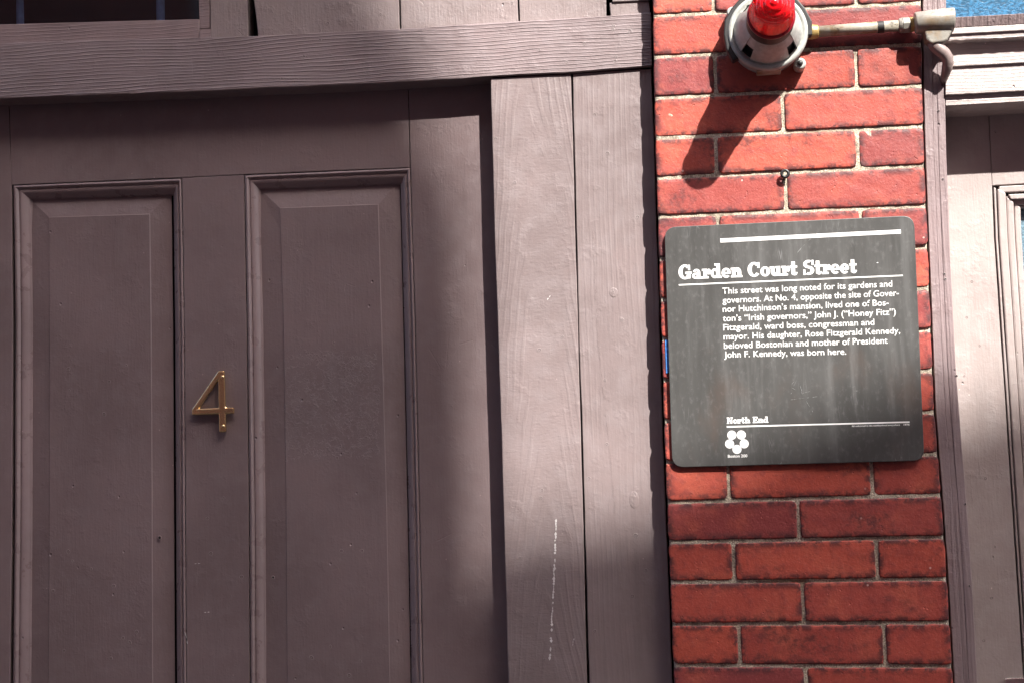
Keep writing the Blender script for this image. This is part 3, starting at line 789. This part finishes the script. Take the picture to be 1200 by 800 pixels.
# letter plate just entering the picture
bm = ladder([((1177, 794), (1177, 836)), ((1300, 787), (1300, 829))], YP - .006, .006, .5)
link('letter_plate', bm, 'chrome', pd, bevel=.002)
for x, y in ((1139, 330), (1133, 372), (1148, 405), (1130, 440), (1155, 560), (1162, 700), (1153, 750), (1166, 640)): nail_hole(stile_r, x, y, YP, .0015)
for x, y in ((1091, 220), (1105, 210), (1107, 321), (1108, 327), (1100, 130), (1104, 100), (1093, 108), (1121, 440), (1131, 590), (1136, 686)): nail_hole(jamb, x, y, Y_J, .0013)

# right transom
rt = thing('transom_window', 'rippled transom glass coloured blue for the reflected sky above the stepped lintel at the upper right', 'window', P(1250, 10, .02))
link('pane', ladder([((1105, -170), (1360, -180)), ((1109, 32), (1370, 18))], .012, .004, .5), 'pane_blue', rt)
link('backing', ladder([((1100, -180), (1370, -190)), ((1105, 50), (1375, 40))], .04, .06, .5), 'room', rt)

# ------------------------------------------------------------------ plaque
plq = thing('street_plaque', 'dark grey metal plaque headed Garden Court Street on the brick pier', 'plaque', P(935, 546, -.006))
YF = -.0075
def rounded(cs, r):
    out = []
    for i in range(4):
        a, b, c = Vector(cs[i - 1]), Vector(cs[i]), Vector(cs[(i + 1) % 4])
        u, v = (a - b).normalized(), (c - b).normalized()
        for k in range(9):
            t = k / 8; p0, p1 = b + u * r, b + v * r
            out.append(tuple((1 - t) ** 2 * p0 + 2 * t * (1 - t) * (b * .97 + (p0 + p1) * .015) + t * t * p1))
    return out
cs = [(778.6, 266.4), (1071.2, 252.6), (1083.4, 539.2), (787.8, 547.2)]
link('plate', prism([P(x, y, YF) for x, y in rounded(cs, 14)], YF, .0035), 'plaque', plq, bevel=.0008)
def pl(pts, off=.0002): return [P(x, y, YF) for x, y in pts]
def stroke(name, a, b, th, mat='white', y=.0002):
    return link(name, prism(pl([(a[0], a[1] - th / 2), (b[0], b[1] - th / 2), (b[0] + .1, b[1] + th / 2), (a[0] + .1, a[1] + th / 2)]), YF - y, y + .0001), mat, plq)
stroke('rule', (844, 282.2), (1055.6, 271.6), 4.6)
stroke('rule', (795.4, 334.1), (1058, 323), 1.5)
stroke('rule', (851.6, 499.6), (1065.8, 494), 1.7)

# heavy slab letters, in units of 100 = cap height
def ring(cx, cy, rx, ry, ix, iy, a0=0, a1=360, n=20):
    o_ = [(cx + rx * math.cos(R(lerp(a0, a1, i / n))), cy + ry * math.sin(R(lerp(a0, a1, i / n)))) for i in range(n + 1)]
    i_ = [(cx + ix * math.cos(R(lerp(a0, a1, i / n))), cy + iy * math.sin(R(lerp(a0, a1, i / n)))) for i in range(n + 1)]
    return [('q', [o_[k], o_[k + 1], i_[k + 1], i_[k]]) for k in range(n)]
def rc(*r_):
    r_ = (r_[0] - .5, r_[1] - .5, r_[2] + .5, r_[3] + .5)
    return [('q', [(r_[0], r_[1]), (r_[2], r_[1]), (r_[2], r_[3]), (r_[0], r_[3])])]
SL = {
 'G': (100, ring(48, 50, 48, 52, 18, 36, 42, 335) + rc(62, 4, 88, 44) + rc(50, 36, 98, 50) + rc(72, 62, 86, 98)),
 'C': (94, ring(48, 50, 48, 52, 18, 36, 42, 322) + rc(72, 60, 88, 98)),
 'a': (76, ring(28, 20, 28, 21, 7, 8) + rc(36, 6, 62, 46) + ring(35, 42, 27, 26, 6, 12, 0, 165) + rc(40, -1, 76, 13)),
 'r': (64, rc(10, 0, 36, 66) + rc(0, 0, 48, 13) + rc(0, 53, 36, 66) + ring(50, 46, 15, 20, 0, 0) + rc(32, 44, 48, 62)),
 'd': (82, rc(44, 0, 70, 100) + rc(30, 87, 70, 100) + rc(44, 0, 82, 13) + ring(32, 33, 32, 34, 9, 20)),
 'e': (70, ring(34, 33, 34, 35, 10, 21, 0, 318) + rc(14, 26, 66, 38)),
 'n': (84, rc(8, 0, 34, 66) + rc(0, 0, 42, 13) + rc(0, 53, 34, 66) + ring(48, 38, 28, 30, 3, 12, 0, 180) + rc(50, 0, 76, 40) + rc(45, 0, 84, 13)),
 'o': (72, ring(36, 33, 36, 35, 11, 21)),
 'u': (86, rc(8, 22, 34, 66) + rc(0, 53, 34, 66) + ring(38, 26, 30, 28, 4, 12, 180, 360) + rc(50, 0, 76, 66) + rc(42, 53, 76, 66) + rc(50, 0, 86, 13)),
 't': (58, rc(12, 6, 38, 94) + rc(0, 53, 54, 66) + ring(34, 20, 22, 22, 4, 6, 180, 360)),
 'S': (84, ring(40, 73, 38, 29, 12, 12, 55, 275) + ring(42, 29, 40, 31, 12, 14, -125, 92) + rc(64, 66, 78, 101) + rc(2, -1, 16, 36) + [('q', [(22, 50), (60, 34), (66, 54), (24, 66)])]),
 'N': (98, rc(10, 0, 26, 100) + rc(70, 0, 86, 100) + rc(0, 0, 38, 13) + rc(0, 87, 40, 100) + rc(58, 87, 98, 100) + [('q', [(10, 100), (38, 100), (86, 0), (60, 0)])]),
 'h': (84, rc(8, 0, 34, 100) + rc(0, 87, 34, 100) + rc(0, 0, 42, 13) + ring(48, 38, 28, 30, 3, 12, 0, 180) + rc(50, 0, 76, 40) + rc(45, 0, 84, 13)),
 'E': (86, rc(10, 0, 38, 100) + rc(0, 86, 78, 100) + rc(0, 0, 82, 14) + rc(38, 42, 58, 56) + rc(64, 68, 78, 100) + rc(68, 0, 82, 32) + rc(52, 32, 62, 68)),
}
def slab_text(txt, name, x0, x1, b0, b1, cap, space=40, gap=-1):
    adv = []; x = 0
    for ch in txt:
        if ch == ' ': x += space - gap; continue
        adv.append((ch, x)); x += SL[ch][0] + gap
    tot = x - gap; k = (x1 - x0) / tot
    bm = bmesh.new(); i = 0
    for ch, xx in adv:
        for _, q in SL[ch][1]:
            i += 1; dy = .00012 + (i % 9) * .00001
            pts = []
            for (u, v) in q:
                X_ = x0 + (xx + u) * k; base = lerp(b0, b1, (X_ - x0) / (x1 - x0))
                pts.append(P(X_ + v / 100 * cap * -.03, base - v / 100 * cap, YF))
            ar = sum(pts[j].x * pts[(j + 1) % 4].z - pts[(j + 1) % 4].x * pts[j].z for j in range(4))
            if abs(ar) < 1e-10: continue
            prism(pts, YF - dy, dy + .00005, bm)
    return link(name, bm, 'white', plq)
slab_text('Garden Court Street', 'heading', 795.3, 1004.6, 327.6, 320.0, 16.8)
slab_text('North End', 'subheading', 851.8, 900.6, 495.9, 494.6, 7.2)

def font_text(txt, name, x0, x1, b0, b1, cap, weight=.012, y=.0002, mat='white'):
    cu = bpy.data.curves.new(name, 'FONT'); cu.body = txt; cu.size = 1; cu.offset = weight; cu.resolution_u = 3
    o = bpy.data.objects.new(name, cu); C.objects.link(o)
    bpy.context.view_layer.update()
    dg = bpy.context.evaluated_depsgraph_get()
    me = bpy.data.meshes.new_from_object(o.evaluated_get(dg))
    bpy.data.objects.remove(o)
    xs = [v.co.x for v in me.vertices]; mn, mx = min(xs), max(xs)
    bm = bmesh.new(); bm.from_mesh(me); bpy.data.meshes.remove(me)
    CAPH = .70
    for v in bm.verts:
        X_ = lerp(x0, x1, (v.co.x - mn) / (mx - mn)); b = lerp(b0, b1, (X_ - x0) / (x1 - x0))
        p = P(X_ - v.co.y * cap / CAPH * .03, b - v.co.y / CAPH * cap, YF); v.co = Vector((p.x, YF - y, p.z))
    ob = link(name, bm, mat, plq)
    return ob
body = [("This street was long noted for its gardens and", 846.6, 1045.6, 344.6, 336.0),
        ("governors. At No. 4, opposite the site of Gover-", 846.8, 1053.4, 355.4, 346.6),
        ("nor Hutchinson\u2019s mansion, lived one of Bos-", 847.0, 1041.4, 365.8, 358.0),
        ("ton\u2019s \u201cIrish governors,\u201d John J. (\u201cHoney Fitz\u201d)", 847.2, 1049.8, 376.6, 368.8),
        ("Fitzgerald, ward boss, congressman and", 847.6, 1024.6, 387.2, 380.8),
        ("mayor. His daughter, Rose Fitzgerald Kennedy,", 848.0, 1054.8, 397.8, 390.6),
        ("beloved Bostonian and mother of President", 848.4, 1040.2, 408.4, 402.2),
        ("John F. Kennedy, was born here.", 848.6, 991.6, 418.8, 415.0)]
for t, a, b, c, d in body: font_text(t, 'text_line', a, b, c, d, 7.3, .006)
font_text("Boston 200", 'emblem_caption', 853, 875.8, 535.6, 535.0, 3.3, .02)
font_text("All welcomed to the neighborhood everywhere", 'small_print', 998.2, 1054.6, 499.6, 498.0, 1.7, .02)
font_text("1976", 'small_print', 1059, 1066, 498.0, 497.8, 1.9, .03)
for i, (x, y) in enumerate(((857.6, 509.3), (868.7, 509.1), (855.0, 519.6), (872.1, 519.4), (863.6, 525.9))):
    c = P(x, y, YF); r_ = .00665
    pts = [Vector((c.x + r_ * math.cos(2 * math.pi * k / 28), 0, c.z + r_ * math.sin(2 * math.pi * k / 28))) for k in range(28)]
    link('emblem_petal', prism(pts, YF - .00015 - i * .00001, .0002), 'white', plq)
c = (863.7, 516.2)
pts = [P(c[0] + (6.4 if k % 2 == 0 else 2.5) * math.sin(math.pi * k / 5) * .92, c[1] - (6.4 if k % 2 == 0 else 2.5) * math.cos(math.pi * k / 5) * .92, YF) for k in range(10)]
link('emblem_star', prism(pts, YF - .00026, .0003), 'plaque', plq)
# scratched marks
for pts in ([(926, 468), (942, 466.2), (958, 464.2)], [(930, 447), (925, 452), (932, 456), (926, 462)], [(938, 452), (940, 461), (949, 458)], [(945, 470), (951, 480), (955, 486)]):
    flake(plq, pts, YF, 'grey_scratch', w=.42, name='scratch', seed=int(pts[0][0]))
flake(plq, [(1026.5, 308), (1031, 308)], YF, 'white', w=.9, name='scratch', seed=4)
flake(plq, [(957, 274), (945, 284), (935, 296)], YF, 'grey_scratch', w=.5, name='scratch', seed=9)

# blue sticker scrap on the brick edge by the plaque
stk = prism([P(*p) for p in ((779.6, 398.8), (783.6, 398.4), (785.2, 436), (780.6, 437))], -.0022, .0006)
o = link('sticker', stk, 'blue', None); o['label'] = 'torn blue sticker scrap on the brick edge left of the plaque'; o['category'] = 'sticker'

# screw eye in the mortar joint
eye = thing('screw_eye', 'small black screw eye in the joint just above the plaque', 'screw eye', P(919.5, 205, 0))
c = P(920, 203.8, -.008)
bm = bmesh.new()
tor = []
for i in range(20):
    a = 2 * math.pi * i / 20; tor.append([bm.verts.new((c.x + (.0051 + .0023 * math.cos(b_)) * math.cos(a), c.y + .0021 * math.sin(b_), c.z + (.0051 + .0023 * math.cos(b_)) * math.sin(a))) for b_ in [2 * math.pi * k / 8 for k in range(8)]])
for i in range(20):
    for k in range(8): bm.faces.new((tor[i][k], tor[i][(k + 1) % 8], tor[(i + 1) % 20][(k + 1) % 8], tor[(i + 1) % 20][k]))
link('eye', bm, 'black', eye, smooth=True)
q = P(919.6, 209.5, .004)
link('shank', tube([c + Vector((-.001, 0, -.005)), c + Vector((-.001, .004, -.007)), Vector((q.x, .004, q.z))], .0021, 10), 'black', eye, smooth=True)

# ------------------------------------------------------------------ red warning light
bl = thing('warning_light', 'red ribbed warning light in a grey housing on the brick pier', 'warning light', P(898, 47, 0))
c0 = P(900, 37, -.04); c0 = Vector((c0.x, 0, c0.z))
bm = bmesh.new(); n = 13
pts = []
for k in range(n):
    a = R(-8 + 226 * k / (n - 1)) ; rr = .0655 + (.0012 if k % 2 else 0) + (.003 if k == n - 1 else 0)
    pts.append(Vector((c0.x + rr * math.cos(a), 0, c0.z + rr * math.sin(a))))
for k in range(6):
    a = R(222 + 126 * k / 5); pts.append(Vector((c0.x + .052 * math.cos(a), 0, c0.z + .052 * math.sin(a))))
link('gasket', prism(pts, -.0385, .016), 'rubber', bl, bevel=.002)
link('back_box', lathe(c0, [(.054, .0), (.054, -.024), (.0565, -.026), (.0565, -.034), (.050, -.035)], 56), 'grey_metal', bl, smooth=False)
fl = link('flange', lathe(c0, [(.055, -.030), (.0588, -.0315), (.0592, -.038), (.0575, -.0415), (.0535, -.0425), (.0520, -.0405), (.048, -.0405)], 72), 'grey_metal', bl, smooth=True)
link('inner_cone', lathe(c0, [(.046, -.034), (.030, -.060), (.024, -.090)], 48), 'black', bl, smooth=True)
link('cone_neck', lathe(c0, [(.030, -.064), (.0420, -.0655), (.0345, -.084)], 48), 'grey_metal', bl, smooth=False)
for a in (0, 90, 180, 270):
    bm = lathe(c0, [(.0505, -.0405), (.0500, -.044), (.0375, -.080), (.0335, -.086), (.031, -.086), (.034, -.079), (.0465, -.044), (.047, -.0405)], 16, None, a - 35, a + 35)
    bmesh.ops.holes_fill(bm, edges=bm.edges)
    o = link('louvre_segment', bm, 'grey_metal', bl)
    for f in o.data.polygons: f.use_smooth = True
    m = o.modifiers.new('es', 'EDGE_SPLIT'); m.split_angle = R(30)
link('collar', lathe(c0, [(.0338, -.078), (.0345, -.084), (.0347, -.110), (.034, -.112), (.028, -.112)], 56), 'rubber', bl, smooth=True)
link('lens_rim', lathe(c0, [(.0345, -.1105), (.0350, -.112), (.0346, -.115), (.0320, -.116), (.028, -.116)], 56), 'lens_dark', bl, smooth=True)
prof = []
for i in range(15):
    y = -.119 - .0026 * i; prof.append((.0308 - .00022 * i + (.0015 if i % 3 == 1 else -.0009), y))
for k in range(1, 15):
    a = R(90 * k / 14); prof.append((max(0, .0285 * math.cos(a) + (.0019 if k % 3 == 1 else -.0012) * (k < 14)) if k < 14 else 0, -.156 - .0205 * math.sin(a)))
lens = link('lens', lathe(c0, prof, 64), 'lens', bl, smooth=True)
link('reflector', lathe(c0, [(.0285, -.121), (.017, -.130), (.009, -.140), (0, -.142)], 40), 'reflector', lens, smooth=True)
link('bulb', lathe(c0, [(.006, -.140), (.008, -.150), (.0075, -.160), (.004, -.167), (0, -.168)], 24), 'reflector', lens, smooth=True)
for ang, rr in ((-45, .0655), (142, .063)):
    cx = Vector((c0.x + rr * math.cos(R(ang)), 0, c0.z + rr * math.sin(R(ang))))
    lg = link('lug', lathe(cx, [(.0088, -.002), (.0088, -.020), (.0075, -.022), (0, -.022)], 24), 'grey_metal', bl, smooth=False, bevel=.001)
    s_ = link('screw', lathe(cx, [(.0040, -.021), (.0040, -.0245), (.0030, -.0258), (0, -.026)], 14), 'black', lg, smooth=True)
# drain tab at the foot
t0 = P(903, 84, -.03)
link('drain_tab', box(t0.x - .020, t0.x + .016, -.034, -.010, t0.z - .0005, t0.z + .006), 'pipe', bl, bevel=.0015)

# ------------------------------------------------------------------ conduit
cd = thing('conduit', 'rusty metal conduit with cast elbow running from the warning light to the jamb', 'conduit', P(1010, 40, 0))
def cyl(a, b, r0, r1, mat, name, seg=24, bev=0, smooth=True, ya=-.013, yb=-.013):
    return link(name, tube([P(*a, ya), P(*b, yb)], [r0, r1], seg), mat, cd, smooth=False, bevel=bev)
o = cyl((958, 37.4), (1056, 30.2), .0083, .0083, 'pipe', 'pipe'); 
for p in o.data.polygons: p.use_smooth = len(p.vertices) == 4
cyl((944, 38.6), (951, 38.0), .0105, .0115, 'brass_old', 'coupling', 8, .001)
cyl((950, 38.0), (959, 37.3), .0115, .0098, 'brass_old', 'coupling', 24, .0015)
cyl((1028, 32.4), (1035.5, 31.8), .0088, .0088, 'rubber', 'tape_band')
cyl((1053, 30.4), (1057, 30.1), .0098, .0118, 'cast', 'locknut', 24, .001)
cyl((1057, 30.1), (1066, 29.4), .0122, .0120, 'cast', 'locknut', 8, .0012)
cyl((1066.5, 29.3), (1073, 28.8), .0118, .0114, 'brass_old', 'locknut', 6, .001)
o = link('elbow_body', tube([P(1072, 27.6, -.026), P(1074, 27.4, -.026), P(1094, 25.2, -.026), P(1116, 23.6, -.026), P(1117.6, 23.6, -.026)], [.0150, .0162, .0170, .0180, .0174], 32), 'cast', cd, bevel=.0015)
for p in o.data.polygons: p.use_smooth = len(p.vertices) == 4
o = link('elbow_hub', prism([P(x, y, -.02) for x, y in ((1081, 34), (1114.5, 33), (1113, 42), (1108.5, 50), (1104, 52), (1090, 54), (1084, 50))], -.034, .025), 'cast', cd, bevel=.002)
link('cover_screw', tube([P(1117, 22, -.028), P(1119.6, 21.8, -.028)], .0022, 8), 'pipe', cd)
path = [(1092, 49, -.022), (1096, 54, -.022), (1101, 58.5, -.022), (1106.5, 63, -.021), (1110, 68, -.019), (1111, 74, -.016), (1110, 80, -.012), (1108.2, 86, -.006), (1106.5, 92, .000), (1105.5, 96, .008)]
link('bent_pipe', tube([P(*p) for p in path], [.0085, .0092, .0096, .0094, .0090, .0084, .0078, .0068, .0055, .0045], 20), 'brown_pipe', cd, smooth=True)

# ------------------------------------------------------------------ houses across the street
M['far_brick'] = simple('far_brick_wall', (.30, .13, .10), .85, 0, .2, 8, .001)
M['far_trim'] = simple('far_stone_trim', (.55, .52, .47), .8, 0, .1, 8, .001)
M['far_glass'] = simple('far_window_glass', (.03, .04, .05), .08, 0, .1, 3, .0001)
M['far_roof'] = simple('far_slate_roof', (.08, .08, .09), .7, 0, .2, 6, .001)
YO = -6.2
T_ = -YO / -SUN_TO.y if False else 12.0
sx, sz = .66 * 6.2, 1.2 * 6.2
def sk(px, py):                       # skyline point whose shadow edge falls on the brick plane at this photo point
    p = P(px, py, 0); return Vector((p.x + sx, YO, p.z + sz))
Lp = [sk(484, -37), sk(572, 130), sk(586, 380)]        # steep left roof slope
vl = sk(596, 590); vm = sk(800, 566)                     # foot of the V
Rp = [vm, sk(1190, 400)]
def extend(a, b, k): return b + (b - a) * k
top = extend(Lp[1], Lp[0], 6.0)
rtop = extend(Rp[0], Rp[1], 6.0)
def house(name, label, prof, x0, x1, D):
    h = thing(name, label, 'house', Vector(((x0 + x1) / 2, YO, 0)))
    h['group'] = 'houses across the street' if 0 else ''
    del h['group']
    link('wall', prism(prof, YO - D, D), 'far_brick', h)
    z = 1.2
    zmax = min(p.z for p in prof if p.z > 2) - 1.5
    while z + 1.7 < zmax:
        x = x0 + 1.0
        while x + 1.0 < x1 - .6:
            f = link('window', box(x, x + 1.0, YO - .02, YO + .05, z, z + 1.6), 'far_trim', h)
            link('pane', box(x + .08, x + .92, YO + .04, YO + .07, z + .08, z + 1.52), 'far_glass', f)
            x += 2.3
        z += 3.0
    return h
xs_split = vl.x
house('row_house', 'tall brick row house with a steep roof across the street, left of the gap', [Vector((-22, 0, -.2)), Vector((xs_split - .0, 0, -.2)), vl, Lp[2], Lp[1], Lp[0], top, Vector((-22, 0, top.z))], -22, xs_split, 7)
house('row_house', 'brick row house with a gentle gable across the street, right of the gap', [Vector((xs_split + .02, 0, -.2)), Vector((rtop.x + 7, 0, -.2)), Vector((rtop.x + 7, 0, rtop.z - 2)), Vector((rtop.x, 0, rtop.z)), vm, vl + Vector((.02, 0, 0))], xs_split, rtop.x + 7, 7)

# own house wall: behind, beside and above what the photo shows
a, b = P(-200, -170), P(1340, BOTPX)
xl, xr, zt = P(-200, 400).x, P(1330, 400).x, P(600, -165).z
struct('house_wall', box(xl - .02, xr + .02, .150, .5, 0, zt + 3.5), 'far_brick')
struct('side_wall', box(xl - 3.5, P(-195, 1500, 0).x - .0, -.0, .149, 0, zt + 3.5), 'far_brick')
struct('side_wall', box(xr + .03, xr + 3.5, -.0, .149, 0, zt + 3.5), 'far_brick')
struct('upper_wall', box(P(-195, 1500, 0).x + .001, xr + .029, -.0, .149, zt - .02, zt + 3.5), 'far_brick')
